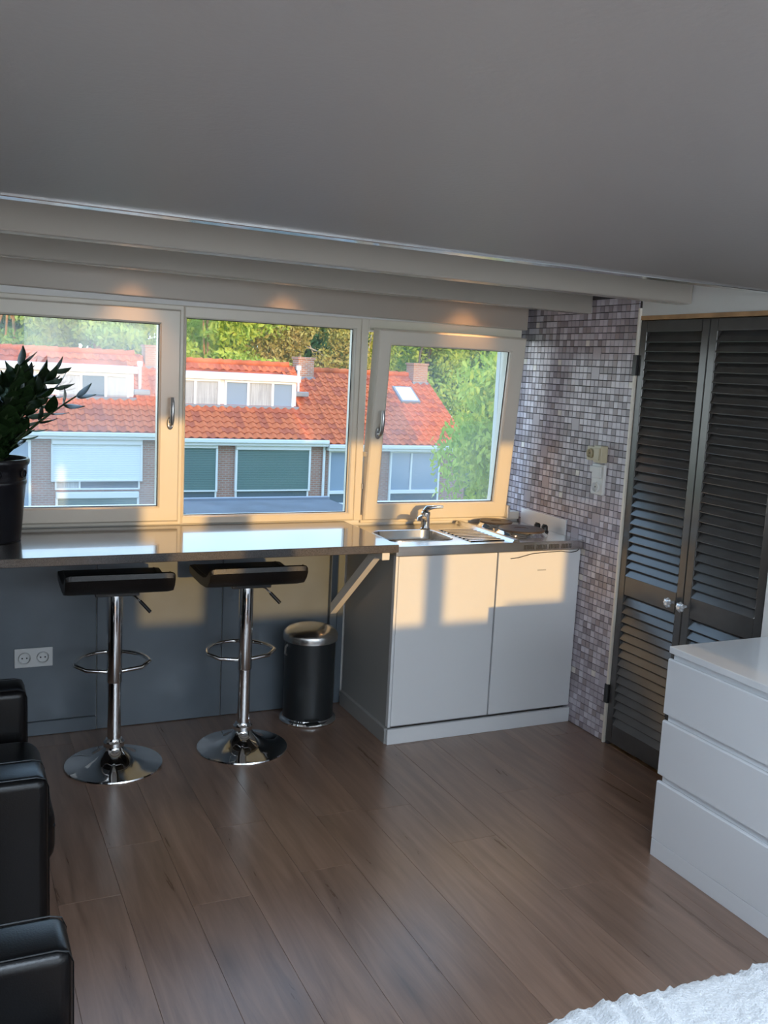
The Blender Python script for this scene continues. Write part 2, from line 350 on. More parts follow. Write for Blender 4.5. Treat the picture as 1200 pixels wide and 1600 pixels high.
for a, b in ((.80, 1.09), (1.31, 1.955), (2.06, 2.71)):
    bm = B(); box(bm, a, b, YB-.065, YB-.06, 1.315, 2.26); obj('pane', bm, GLASS_CLEAR, win4)
# front wall: below and above the windows
bm = B(); box(bm, XL-.1, R+.1, D, D+.16, -.1, .9405); box(bm, XL-.1, 2.742, D-.02, D+.16, 1.925, 2.25); box(bm, 2.735, R+.1, D+.165, D+.2, .90, 2.3); box(bm, XL-.1, -.16, D, D+.16, .925, 1.925)
wall_front = obj('wall_front', bm, [WHITE], origin=(1, D, 0), label='window wall with slate blue panels below the breakfast bar', cat='wall', **ST)
for (a, b, z0, z1) in ((XL+.002, .6075, .068, .903), (.6115, 1.183, .002, .903), (1.187, 1.768, .002, .903), (1.772, 1.806, .002, .903)):
    bm = B(); box(bm, a, b, D-.014, D-.0005, z0, z1, .002, 1); obj('wall_panel', bm, SLATE, wall_front)
bm = B(); box(bm, XL+.002, .6075, D-.016, D-.0005, .001, .064, .002, 1); obj('baseboard_front', bm, SLATE, origin=(0, D, 0), label='slate blue skirting board under the wall panel', cat='baseboard', **ST)
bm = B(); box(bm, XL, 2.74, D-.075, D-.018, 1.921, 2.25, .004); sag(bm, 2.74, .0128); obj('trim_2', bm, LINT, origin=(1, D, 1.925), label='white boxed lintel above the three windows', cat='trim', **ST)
# right wall: grout bed for the mosaic, header, white wall past the cupboard
bm = B(); box(bm, R, R+.1, 3.432, D+.2, -.1, 2.25)
wall_right = obj('wall_right', bm, GROUT, origin=(R, 3.9, 0), label='side wall clad in small lilac-grey square mosaic tiles', cat='wall', **ST)
bm = B(); box(bm, R, R+.1, 2.57, 3.432, 1.975, 2.6); obj('wall_right_header', bm, WHITE, origin=(R, 3, 1.975), label='white wall strip above the louvred cupboard doors', cat='wall', **ST)
bm = B(); box(bm, R-.012, R+.1, YB, 2.568, -.1, 2.6); obj('wall_right_rear', bm, WHITE, origin=(R, 1, 0), label='plain white side wall beside the louvred cupboard', cat='wall', **ST)
bm = B(); box(bm, R+.45, R+.5, 2.4, 3.6, -.1, 2.3); box(bm, R+.1, R+.5, 3.432, 3.47, -.1, 2.3); box(bm, R+.1, R+.5, 2.53, 2.57, -.1, 2.3); box(bm, R+.1, R+.5, 2.53, 3.47, 1.99, 2.05); obj('wall_cupboard', bm, DARKIN, origin=(R+.45, 3, 0), label='inside of the louvred cupboard, coloured dark for its shade', cat='wall', **ST)
bm = B(); box(bm, R-.012, R+.004, 3.431, 3.444, 0, 2.01, .002, 1); obj('trim_3', bm, UPVC, origin=(R, 3.437, 0), label='narrow white corner strip beside the mosaic tiles', cat='trim', **ST)
bm = B(); box(bm, R-.004, R+.06, 2.575, 3.43, 1.958, 1.976); obj('trim_4', bm, RAWWOOD, origin=(R, 3, 1.958), label='raw wood lath above the louvred doors', cat='trim', **ST)

# ---- mosaic tiles: 300 largest in the picture as parts, the rest one part of the wall
TP, TT = .0312, .0045
tiles = []; occ = set()
ncol, nrow = 33, 66
for r_ in range(nrow):
    for c_ in range(ncol):
        if (r_, c_) in occ: continue
        big = random.random() < .006 and c_ < ncol-1 and r_ < nrow-1 and (r_, c_+1) not in occ
        n_ = 2 if big else 1
        for a in range(n_):
            for b in range(n_): occ.add((r_+a, c_+b))
        y0 = 3.4455 + c_*TP; z0 = .002 + r_*TP
        k = 0 if big else random.choices(range(6), (34, 26, 18, 12, 1.3, 9))[0]
        tiles.append((y0, z0, n_, k))
def tile_mesh(n_, k):
    h = n_*TP/2 - .0014; bm = B()
    loft(bm, [[(0, -h, -h), (0, h, -h), (0, h, h), (0, -h, h)], [(-TT+.001, -h, -h), (-TT+.001, h, -h), (-TT+.001, h, h), (-TT+.001, -h, h)],
              [(-TT, -h+.001, -h+.001), (-TT, h-.001, -h+.001), (-TT, h-.001, h-.001), (-TT, -h+.001, h-.001)]], cap1=True)
    return mesh_from(bm, 'mosaic_tile', TILEM[k])
tm = {}
# the picture shows largest the tiles nearest the viewer that stand clear of the kitchenette
def tkey(t): return (t[0] + .35*abs(t[1]-1.25)/1.0) - (.03 if t[2] == 2 else 0)
vis = sorted(tiles, key=tkey); first = vis[:300]; rest = vis[300:]
for y0, z0, n_, k in first:
    if (n_, k) not in tm: tm[(n_, k)] = tile_mesh(n_, k)
    inst('mosaic_tile', tm[(n_, k)], wall_right, Matrix.Translation((R, y0+n_*TP/2, z0+n_*TP/2)))
bm = B()
for y0, z0, n_, k in rest:
    h = n_*TP - .0014; f0 = len(bm.faces)
    a, b, c, d = y0+.0014, y0+h, z0+.0014, z0+h
    A = [bm.verts.new((R, *p)) for p in ((a, c), (b, c), (b, d), (a, d))]; e = .0008
    C = [bm.verts.new((R-TT, *p)) for p in ((a+e, c+e), (b-e, c+e), (b-e, d-e), (a+e, d-e))]
    fs = [bm.faces.new(C)] + [bm.faces.new((A[i], A[(i+1) % 4], C[(i+1) % 4], C[i])) for i in range(4)]
    for f in fs: f.material_index = k
obj('mosaic_tiles', bm, TILEM, wall_right, kind='stuff')

# ================================================================== WINDOWS
YF = 4.288   # room-side face of the frames
def ring_xz(bm, x0, x1, z0, z1, wd, y0, y1, bev=.004):
    wl, wr, wb, wt = wd
    outer = [(x0, z0), (x1, z0), (x1, z1), (x0, z1)]; inner = [(x0+wl, z0+wb), (x1-wr, z0+wb), (x1-wr, z1-wt), (x0+wl, z1-wt)]
    e = bev; inn2 = [(x0+wl-e, z0+wb-e), (x1-wr+e, z0+wb-e), (x1-wr+e, z1-wt+e), (x0+wl-e, z1-wt+e)]
    out2 = [(x0+e, z0+e), (x1-e, z0+e), (x1-e, z1-e), (x0+e, z1-e)]
    lp = lambda pts, y: [(p[0], y, p[1]) for p in pts]
    loops = [lp(outer, y1), lp(outer, y0+e), lp(out2, y0), lp(inn2, y0), lp(inner, y0+e), lp(inner, y1)]
    loops.append(loops[0]); 
    L = [[bm.verts.new(p) for p in l] for l in loops[:-1]]; L.append(L[0])
    for a, b in zip(L, L[1:]):
        for i in range(4): bm.faces.new((a[i], a[(i+1) % 4], b[(i+1) % 4], b[i]))
    return bm
def handle(parent, x, z, y, M=None):
    """espagnolette handle: oval rose, neck and upright curved grip"""
    bm = B()
    lathe(bm, [(.0, -.0), (.015, 0), (.015, .008), (.012, .011), (.0, .011)], 20, Matrix.Translation((x, y, z)) @ Matrix.Rotation(math.radians(90), 4, 'X') @ Matrix.Diagonal((1, 1.9, 1, 1)), cap=False)
    tube(bm, [(x, y-.008, z-.005), (x, y-.032, z-.003), (x+.001, y-.042, z+.012), (x+.002, y-.045, z+.05), (x+.002, y-.043, z+.09), (x+.002, y-.037, z+.115)], [.008, .008, .009, .009, .009, .007], 10)
    if M is not None: bmesh.ops.transform(bm, verts=bm.verts[:], matrix=M)
    obj('window_handle', bm, HANDLE, parent, smooth=True)
def pane(parent, x0, x1, z0, z1, y, m, M=None):
    bm = B(); box(bm, x0-.012, x1+.012, y, y+.005, z0-.012, z1+.012)
    if M is not None: bmesh.ops.transform(bm, verts=bm.verts[:], matrix=M)
    o = obj('glass_pane', bm, m, parent)
    bm = B(); g = .004; ring_xz(bm, x0-.001, x1+.001, z0-.001, z1+.001, (g, g, g, g), y-.004, y-.0005, .0008)
    if M is not None: bmesh.ops.transform(bm, verts=bm.verts[:], matrix=M)
    obj('gasket', bm, GASKET, parent)
Z0, Z1 = .941, 1.925
# window 1 (turn sash, closed)
w1 = thing('window_1', 'white framed sash window with hazy glass behind the potted plant', 'window', (.42, YF, Z0), kind='structure')
bm = B(); ring_xz(bm, -.16, .9795, Z0, Z1, (.07, .035, .03, .045), YF, D+.035); obj('frame', bm, UPVC, w1)
bm = B(); ring_xz(bm, -.105, .962, Z0+.018, Z1-.022, (.075, .092, .07, .066), YF-.022, YF+.06, .007); obj('sash', bm, UPVC, w1)
pane(w1, -.03, .870, 1.029, 1.837, YF+.005, GLASS_HAZY); handle(w1, .918, 1.405, YF-.022)
# window 2 (fixed)
w2 = thing('window_2', 'white framed fixed window with clear glass between the two opening windows', 'window', (1.4, YF, Z0), kind='structure')
bm = B(); ring_xz(bm, .980, 1.8365, Z0, Z1, (.012, .03, .038, .053), YF, D+.035, .006); obj('frame', bm, UPVC, w2)
bm = B(); ring_xz(bm, .974, 1.820, .966, 1.886, (.012, .018, .014, .014), YF+.02, YF+.06, .004); obj('glazing_bead', bm, UPVC, w2)
pane(w2, .986, 1.802, .980, 1.872, YF+.03, GLASS_CLEAR)
# window 3 (tilted inwards)
w3 = thing('window_3', 'white framed window tilted open inwards above the sink', 'window', (2.3, YF, Z0), kind='structure')
bm = B(); box(bm, 1.837, 1.874, YF, D+.035, Z0, Z1, .004); box(bm, 1.874, 2.742, YF, D+.035, Z1-.055, Z1, .004); box(bm, 1.874, R-.006, YF, D+.035, Z0-.014, Z0+.028, .004)
box(bm, 2.735, R-.006, D+.11, D+.164, Z0+.028, Z1, .004); box(bm, 1.874, 2.742, D+.035, D+.15, Z1-.055, Z1+.0, .004); box(bm, 1.874, R-.006, D+.035, D+.15, Z0-.014, Z0+.02, .004); obj('frame', bm, UPVC, w3)
TM = Matrix.Translation((0, YF-.004, Z0+.004)) @ Matrix.Rotation(math.radians(5.6), 4, 'X') @ Matrix.Translation((0, -(YF-.004), -(Z0+.004)))
bm = B(); ring_xz(bm, 1.880, 2.703, Z0+.004, 1.882, (.07, .085, .083, .072), YF-.024, YF+.045, .007)
bmesh.ops.transform(bm, verts=bm.verts[:], matrix=TM); obj('sash', bm, UPVC, w3)
pane(w3, 1.950, 2.618, 1.028, 1.810, YF+.004, GLASS_HAZY, TM); handle(w3, 1.916, 1.385, YF-.024, TM)
bm = B(); box(bm, 2.695, 2.712, YF-.05, YF-.012, Z0, Z0+.07, .004); obj('hinge', bm, HANDLE, w3)
bm = B(); box(bm, 1.874, 1.880, YF-.035, YF+.02, 1.26, 1.285, .001, 1); box(bm, 1.870, 1.876, YF-.01, YF+.03, 1.10, 1.125, .001, 1); obj('latch_plate', bm, HANDLE, w3)

# ================================================================== LOUVRED CUPBOARD DOORS
def louvre_door(name, y0, y1, knob_y, label, hinge_y):
    d = thing(name, label, 'door', (R, (y0+y1)/2, .015), kind='structure')
    xa, xb = R-.002, R+.028; st = .042
    for a, b in ((y0, y0+st), (y1-st, y1)):
        bm = B(); box(bm, xa, xb, a, b, .015, 1.955, .003); obj('stile', bm, LOUV, d)
    for a, b in ((.015, .105), (.725, .815), (1.905, 1.955)):
        bm = B(); box(bm, xa, xb, y0+st, y1-st, a, b, .003); obj('rail', bm, LOUV, d)
    ln = (y1-y0-2*st)/2; bm = B(); box(bm, -.0285, .0285, -ln, ln, -.0032, .0032, .0015, 1)
    bmesh.ops.transform(bm, verts=bm.verts[:], matrix=Matrix.Rotation(math.radians(-60), 4, 'Y'))
    me = mesh_from(bm, 'slat', LOUV)
    for lo, hi in ((.105, .725), (.815, 1.905)):
        n = round((hi-lo)/.0405); p = (hi-lo)/n
        for i in range(n): inst('slat', me, d, Matrix.Translation((R+.013, (y0+y1)/2, lo+p*(i+.5))))
    # crystal flower knob
    bm = B(); seg = 32; prof = [(.006, 0), (.006, .016), (.011, .018), (.019, .026), (.021, .033), (.016, .040), (.008, .043), (.001, .0425)]
    rings = [[bm.verts.new((r*(1+(.13*math.cos(8*2*math.pi*i/seg) if r > .01 else 0))*math.cos(2*math.pi*i/seg), r*(1+(.13*math.cos(8*2*math.pi*i/seg) if r > .01 else 0))*math.sin(2*math.pi*i/seg), z)) for i in range(seg)] for r, z in prof]
    for a, b in zip(rings, rings[1:]):
        for i in range(seg): bm.faces.new((a[i], a[(i+1) % seg], b[(i+1) % seg], b[i]))
    bmesh.ops.transform(bm, verts=bm.verts[:], matrix=Matrix.Translation((R-.003, knob_y, .770)) @ Matrix.Rotation(math.radians(-90), 4, 'Y'))
    obj('knob', bm, CRYST, d, label='cut crystal flower knob')
    for z in (.24, 1.76):
        bm = B(); box(bm, R-.016, R-.002, hinge_y-.014, hinge_y+.014, z-.045, z+.045, .002, 1); obj('hinge', bm, BLACKP, d)
    return d
louvre_door('door_1', 3.0075, 3.429, 3.062, 'charcoal louvred cupboard door beside the mosaic wall', 3.436)
louvre_door('door_2', 2.578, 3.0045, 2.985, 'charcoal louvred cupboard door behind the white chest of drawers', 2.576)

# ================================================================== BREAKFAST BAR
bar = thing('breakfast_bar', 'long dark speckled bar top under the windows', 'bar', (.57, 3.97, .905))
bm = B(); box(bm, XL+.003, 1.787, 3.655, YF-.002, .905, .940, .003); obj('bar_top', bm, BAR, bar)
br = thing('shelf_bracket', 'white triangular steel bracket holding up the bar beside the kitchenette', 'bracket', (1.74, 4.27, .0))
bm = B(); box(bm, 1.722, 1.758, 3.685, 4.29, .867, .904, .003); obj('arm', bm, GLOSSW, br)
bm = B(); box(bm, 1.722, 1.758, 4.262, 4.292, 0, .866, .003); obj('upright', bm, SLATE, br)
bm = B(); dvec = Vector((0, 3.79-4.262, .866-.50)); L_ = dvec.length
Mx = Matrix.Translation((1.74, 4.262, .50)) @ Matrix.Rotation(math.atan2(dvec.z, -dvec.y)-math.pi/2, 4, 'X').inverted()
prism(bm, [(4.262, .48), (4.262, .535), (3.835, .866), (3.765, .866)], 'x', 1.724, 1.756); obj('brace', bm, GLOSSW, br)

# ================================================================== KITCHENETTE
XK0, XK1, YK = 1.809, 2.803, 3.72
k = thing('kitchenette', 'white mini kitchen unit with steel sink top beside the mosaic wall', 'kitchenette', (2.3, 4.0, 0))
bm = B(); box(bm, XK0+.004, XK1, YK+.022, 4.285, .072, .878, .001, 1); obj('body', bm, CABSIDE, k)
bm = B(); box(bm, XK0, XK0+.012, YK+.004, YK+.03, .078, .878, .001, 1); obj('edge_strip', bm, CABW, k)
XS = 2.333
bm = B(); box(bm, XK0+.013, XS-.004, YK, YK+.02, .085, .872, .003); obj('door', bm, CABW, k)
fd = None
bm = B(); box(bm, XS+.004, XK1-.004, YK, YK+.02, .085, .872, .003); fd = obj('door', bm, CABW, k, label='white refrigerator door')
bm = B(); box(bm, 2.556, 2.605, YK-.0015, YK, .776, .783, .0006, 1); obj('badge', bm, SILVP, fd)
bm = B(); box(bm, XK0-.004, XK1, YK-.006, YK+.012, 0, .072, .0015, 1); obj('plinth', bm, CABW, k)
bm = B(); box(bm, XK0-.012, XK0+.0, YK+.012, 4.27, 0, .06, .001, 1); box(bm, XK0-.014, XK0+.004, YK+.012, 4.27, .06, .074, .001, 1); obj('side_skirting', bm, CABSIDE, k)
# steel top
bm = B(); zt = .920
sx0, sx1, sy0, sy1 = XK0-.004, 2.185, YK-.012, 4.286
hole = rrect(2.005, 3.972, .160, .128, .05)
# outer ring points matched to hole corners
outer = []
for p in hole:
    dx, dy = p[0]-2.005, p[1]-3.972; s = min((sx1-2.005 if dx > 0 else 2.005-sx0)/max(abs(dx), 1e-6), (sy1-3.972 if dy > 0 else 3.972-sy0)/max(abs(dy), 1e-6))
    outer.append((2.005+dx*s, 3.972+dy*s))
corners = [(sx1, sy1), (sx0, sy1), (sx0, sy0), (sx1, sy0)]
for q in corners:   # snap the closest radial point to the true corner
    j = min(range(len(outer)), key=lambda j: (outer[j][0]-q[0])**2+(outer[j][1]-q[1])**2); outer[j] = q
lip = [(2.005+(p[0]-2.005)*1.05, 3.972+(p[1]-3.972)*1.06) for p in hole]
floor_ = [(2.005+(p[0]-2.005)*.86, 3.972+(p[1]-3.972)*.83) for p in hole]
cen = [(2.005, 3.972)]
loft(bm, [[(*p, zt-.003) for p in outer], [(*p, zt-.003) for p in lip], [(*p, zt+.001) for p in lip], [(*p, zt-.001) for p in hole], [(*p, zt-.10) for p in floor_], [(2.005+(p[0]-2.005)*.2, 3.972+(p[1]-3.972)*.2, zt-.118) for p in hole]], cap1=True)
top = obj('sink', bm, STEEL, k, smooth=True, label='shallow stainless steel basin')
bm = B(); lathe(bm, [(.0, .0), (.032, 0), (.034, .002), (.026, .004), (.0, .003)], 20, Matrix.Translation((2.005, 3.972, zt-.1175)), cap=False); obj('drain', bm, CHROME, top, smooth=True)
bm = B(); box(bm, 2.185, XK1, YK-.012, 4.286, zt-.012, zt-.003, .001, 1); obj('worktop', bm, STEEL, k)
bm = B(); box(bm, XK0-.004, XK1+.002, YK-.014, YK-.006, .876, zt-.002, .002); box(bm, XK0-.008, XK0+.002, YK-.012, 4.286, .876, zt-.002, .002); box(bm, XK0-.006, XK1, YK-.014, YK+.004, zt-.006, zt, .002)
apron = obj('apron', bm, STEEL, k)
for g_ in range(4):
    for i in range(7):
        xx = 2.462+g_*.071+i*.0085
        bm = B(); box(bm, xx, xx+.004, YK-.0148, YK-.0138, .884, .906); obj('vent_slot', bm, BLACKP, apron)
for i in range(9):
    yy = 3.785+i*.037
    bm = B(); prism(bm, [(yy-.012, zt-.003), (yy+.012, zt-.003), (yy+.009, zt+.002), (yy-.009, zt+.002)], 'x', 2.212, 2.396); obj('drainer_rib', bm, RIBST, k)
bm = B(); prism(bm, [(2.402, zt-.003), (2.445, zt-.003), (2.435, zt+.011), (2.412, zt+.011)], 'y', YK-.005, 4.27); obj('divider_ridge', bm, STEEL, k)
for cx, cy, rr in ((2.585, 4.165, .085), (2.592, 3.935, .115)):
    Mt = Matrix.Translation((cx, cy, zt-.003))
    bm = B(); lathe(bm, [(rr*1.13, 0), (rr*1.08, .006), (rr*1.02, .010), (rr*.98, .020), (rr*.90, .020)], 40, Mt, cap=False); hp = obj('hotplate', bm, CHROME, k, smooth=True, label='round electric hotplate with steel rim')
    bm = B(); lathe(bm, [(rr*.99, .013), (rr*.99, .024), (rr*.96, .027), (rr*.34, .027), (rr*.31, .024), (rr*.0, .024)], 40, Mt, cap=False); obj('cast_iron_plate', bm, CAST, hp, smooth=True)
for cx, cy in ((2.735, 4.01), (2.742, 3.955)):
    bm = B(); lathe(bm, [(.021, 0), (.021, .006), (.017, .010), (.016, .030), (.013, .034), (.0, .034)], 20, Matrix.Translation((cx, cy, zt-.003)), cap=False); box(bm, cx-.004, cx+.004, cy-.015, cy+.015, zt+.03, zt+.036, .001, 1); obj('control_knob', bm, BLACKP, k, smooth=True)
bm = B(); box(bm, R-.012, R-.0055, 3.855, 4.262, zt-.003, .994, .001, 1); obj('splash_plate', bm, ALU, k)
bm = B(); tube(bm, [(2.40, YK-.004, .842), (2.44, YK-.005, .845), (2.52, YK-.005, .862), (2.60, YK-.006, .866), (2.68, YK-.006, .868), (2.74, YK-.006, .860), (2.775, YK-.005, .866), (2.785, YK-.003, .874)], .0018, 6); obj('cable', bm, BLACKP, k, smooth=True)
# tap
tp = thing('mixer_tap', 'chrome single lever mixer tap on the steel sink', 'tap', (2.158, 4.135, zt-.003))
bm = B(); Mt = Matrix.Translation((2.158, 4.135, zt-.003)); lathe(bm, [(.027, 0), (.027, .005), (.023, .008), (.021, .065), (.023, .07), (.023, .083), (.018, .088), (.0, .089)], 24, Mt, cap=False); obj('body', bm, CHROME, tp, smooth=True)
bm = B(); tube(bm, [(2.155, 4.13, zt+.042), (2.12, 4.09, zt+.062), (2.085, 4.048, zt+.070), (2.074, 4.036, zt+.066), (2.072, 4.033, zt+.055)], [.014, .0125, .012, .012, .0125], 12); obj('spout', bm, CHROME, tp, smooth=True)
bm = B(); tube(bm, [(2.156, 4.137, zt+.083), (2.168, 4.142, zt+.098), (2.20, 4.135, zt+.105), (2.245, 4.12, zt+.108)], [.017, .014, .009, .007], 10); obj('lever', bm, CHROME, tp, smooth=True)

# ================================================================== ADDED DOWNLIGHTS, unseen behind the second beam, for the warm glows above the windows
for i, (xx, lb) in enumerate(((.74, 'above the hazy window behind the plant'), (1.42, 'above the clear fixed window'), (2.36, 'above the tilted window over the sink'))):
    dl = thing('added_downlight', 'small round added warm lamp '+lb, 'lamp', (xx, 4.07, 2.2), group='added downlights above the windows')
    Mt = Matrix.Translation((xx, 4.07, 2.178))
    bm = B(); lathe(bm, [(.040, .022), (.042, .004), (.036, .0), (.030, .006), (.028, .018)], 24, Mt, cap=False); obj('ring', bm, CHROME, dl, smooth=True)
    bm = B(); lathe(bm, [(.027, .016), (.0, .014)], 20, Mt, cap=False); obj('lens', bm, WARMLENS, dl, smooth=True)
    ld = bpy.data.lights.new('added_downlight_bulb', 'SPOT'); lo = bpy.data.objects.new('added_downlight_bulb', ld); COL.objects.link(lo); lo.parent = dl; lo.location = (0, 0, -.03)
    ld.energy = 8; ld.color = (1, .50, .20); ld.spot_size = math.radians(66); ld.spot_blend = 1; ld.shadow_soft_size = .02; lo.rotation_euler = (math.radians(12), 0, 0)

# ================================================================== BAR STOOLS
def make_stool():
    t = thing('bar_stool', '', 'stool', (0, 0, 0), group='chrome bar stools at the breakfast bar')
    bm = B(); prof = [(.198, 0), (.200, .004), (.198, .009), (.185, .012), (.150, .018), (.115, .027), (.085, .040), (.060, .058), (.044, .074), (.038, .084), (.0375, .088)]
    lathe(bm, prof, 64, cap=True); obj('base', bm, CHROME, t, smooth=True)
    bm = B(); lathe(bm, [(.036, .084), (.042, .088), (.042, .104), (.036, .110), (.033, .118)], 32); obj('collar', bm, CHROME, t, smooth=True)
    bm = B(); lathe(bm, [(.0275, .10), (.0275, .372)], 32); obj('lower_column', bm, CHROME, t, smooth=True)
    bm = B(); lathe(bm, [(.0295, .362), (.0315, .366), (.0315, .735), (.030, .742)], 32); obj('upper_column', bm, CHROME, t, smooth=True)
    bm = B(); pts = [(-.028, 0, .405), (-.07, .0, .410)]
    for i in range(25):
        a = math.pi - math.pi*i/24; pts.append((.150*math.cos(a), .045+.175*math.sin(a), .425))
    pts[1] = (-.11, .004, .414); pts += [(.11, .004, .414), (.028, 0, .405)]
    tube(bm, pts, .0085, 10); obj('footrest', bm, CHROME, t, smooth=True)
    # seat: slab that curls up to a low lip on the side away from the bar
    bm = B(); hw = .208; top = [(.195, .795), (.12, .793), (.02, .793), (-.07, .797), (-.135, .815), (-.175, .845), (-.192, .860), (-.203, .857)]
    bot = [(-.207, .838), (-.190, .805), (-.160, .775), (-.11, .760), (-.02, .752), (.10, .752), (.185, .757), (.203, .775)]
    prof = top+bot; loops = []
    n = len(prof); cy = sum(p[0] for p in prof)/n; cz = sum(p[1] for p in prof)/n
    for xx, s in ((-hw, .86), (-hw+.004, .93), (-hw+.014, .985), (-hw+.03, 1), (0, 1), (hw-.03, 1), (hw-.014, .985), (hw-.004, .93), (hw, .86)):
        loops.append([(xx, cy+(p[0]-cy)*(1-(1-s)*.25), (p[1]-.785)*s+.785) for p in prof])
    loft(bm, loops, True, True); seat = obj('seat', bm, SEATL, t, smooth=True)
    for sx_ in (-1, 1):
        bm = B(); tube(bm, [(sx_*(hw-.022), p[0], p[1]+.0005) for p in top], .0022, 6); obj('seam_piping', bm, SEATL, seat, smooth=True)
    bm = B(); box(bm, -.085, .085, -.085, .085, .742, .755, .002, 1); obj('seat_plate', bm, BLACKP, t)
    bm = B(); tube(bm, [(.03, -.01, .740), (.075, -.03, .728), (.098, -.045, .705)], .004, 8); lv = obj('lever', bm, CHROME, t, smooth=True)
    bm = B(); tube(bm, [(.094, -.042, .709), (.133, -.066, .666)], .0075, 10); obj('grip', bm, BLACKP, lv, smooth=True)
    return t
s1 = make_stool(); s2 = copy_tree(s1)
s1.location = (.622, 3.880, 0); s1.rotation_euler = (0, 0, math.radians(-2)); s1['label'] = 'black seat chrome bar stool nearer the potted plant and armchair'
s2.location = (1.180, 3.895, 0); s2.rotation_euler = (0, 0, math.radians(-1)); s2['label'] = 'black seat chrome bar stool nearer the pedal bin'

# ================================================================== PEDAL BIN
pb = thing('pedal_bin', 'black round pedal bin with steel lid between bar stool and kitchenette', 'bin', (1.575, 4.135, 0)); Mt = Matrix.Translation((1.575, 4.135, 0))
bm = B(); lathe(bm, [(.128, 0), (.136, .002), (.138, .010), (.134, .018), (.124, .022), (.122, .028)], 48, Mt); obj('base_ring', bm, CHROME, pb, smooth=True)
bm = B(); lathe(bm, [(.121, .020), (.1215, .40), (.117, .402)], 48, Mt); obj('body', bm, BINM, pb, smooth=True)
bm = B(); lathe(bm, [(.120, .400), (.130, .402), (.131, .428), (.126, .440), (.108, .455), (.070, .468), (.03, .473), (.0, .474)], 48, Mt, cap=False); obj('lid', bm, STEEL, pb, smooth=True)
bm = B(); box(bm, 1.515, 1.585, 4.000, 4.020, .036, .042, .0015, 1); box(bm, 1.515, 1.585, 3.985, 4.02, .022, .028, .003, 1); obj('pedal', bm, BLACKP, pb)
bm = B(); tube(bm, [(1.457, 4.12, .385), (1.443, 4.11, .375), (1.441, 4.11, .345), (1.453, 4.12, .335)], .005, 8); obj('handle', bm, HANDLE, pb, smooth=True)

# ================================================================== SOCKETS AND SWITCHES
def socket_face(parent, c, axis, m, r=.0205):
    """round recessed socket: ring, dark pin holes; axis 'y' faces -y, 'x' faces -x"""
    Rm = Matrix.Translation(c) @ (Matrix.Rotation(math.radians(90), 4, 'X') if axis == 'y' else Matrix.Rotation(math.radians(-90), 4, 'Y'))
    bm = B(); lathe(bm, [(r*1.16, -.0108), (r*1.14, .0010), (r*1.06, .002), (r, .0015), (r*.95, -.010), (0, -.010)], 28, Rm, cap=False); s_ = obj('socket', bm, m, parent, smooth=True)
    bm = B()
    for q in ((-.0095, 0), (.0095, 0)):
        off = Vector((q[0], -q[1], 0)) if axis == 'y' else Vector((q[1], q[0], 0))
        lathe(bm, [(.0036, -.0105), (.0036, -.0092)], 10, Rm @ Matrix.Translation(off))
    obj('pin_hole', bm, GASKET, s_)
ds = thing('double_socket', 'silver double wall socket on the slate blue panel', 'socket', (.342, D-.014, .364))
bm = B(); box(bm, .262, .422, D-.0205, D-.0142, .321, .407, .0025); 
obj('plate', bm, SILVP, ds)
for xx in (.304, .380): socket_face(ds, (xx, D-.0310, .364), 'y', SILVP, .0225)
ob = thing('old_switch_unit', 'beige surface-mounted socket and switch on the mosaic wall', 'switch', (R-.005, 3.645, 1.345))
bm = B(); box(bm, R-.035, R-.0046, 3.637, 3.702, 1.312, 1.378, .004); obj('socket_box', bm, BEIGE, ob); socket_face(ob, (R-.0455, 3.668, 1.345), 'x', BEIGE, .02)
bm = B(); box(bm, R-.045, R-.0046, 3.580, 3.6365, 1.306, 1.386, .004); obj('switch_box', bm, BEIGE, ob)
bm = B(); box(bm, R-.050, R-.045, 3.590, 3.629, 1.318, 1.374, .002); obj('rocker', bm, BEIGE, ob)
wsu = thing('white_switch_unit', 'white surface-mounted light switch over socket on the mosaic wall', 'switch', (R-.005, 3.62, 1.228))
bm = B(); box(bm, R-.022, R-.0046, 3.578, 3.668, 1.154, 1.298, .004); obj('plate', bm, PLASTW, wsu)
bm = B(); box(bm, R-.034, R-.022, 3.592, 3.654, 1.232, 1.288, .003); obj('rocker', bm, PLASTW, wsu); socket_face(wsu, (R-.0325, 3.623, 1.190), 'x', PLASTW, .021)
bm = B(); box(bm, R-.020, R-.0046, 3.669, 3.690, 1.255, 1.285, .003); obj('sensor', bm, PLASTW, wsu)

# ================================================================== CHEST OF DRAWERS
ch = thing('chest_of_drawers', 'glossy white three-drawer chest in front of the louvred door', 'drawers', (2.54, 2.11, 0)); XD, YD0, YD1 = 2.299, 1.70, 2.505
bm = B(); box(bm, XD, 2.772, YD0, YD1, .756, .780, .002); obj('top', bm, MALM, ch)
bm = B(); box(bm, XD+.022, 2.772, YD0+.002, YD1-.002, .001, .756, .001, 1); obj('carcass', bm, MALM, ch)
for z0, z1 in ((.5355, .735), (.3095, .5085), (.067, .2825)):
    bm = B(); prism(bm, [(XD, z0), (XD+.0215, z0), (XD+.0215, z1-.004), (XD+.012, z1), (XD+.004, z1), (XD, z1-.004)], 'y', YD0, YD1); obj('drawer', bm, MALM, ch)
bm = B(); box(bm, XD, XD+.0215, YD0, YD1, 0, .0645, .001, 1); obj('plinth', bm, MALM, ch)

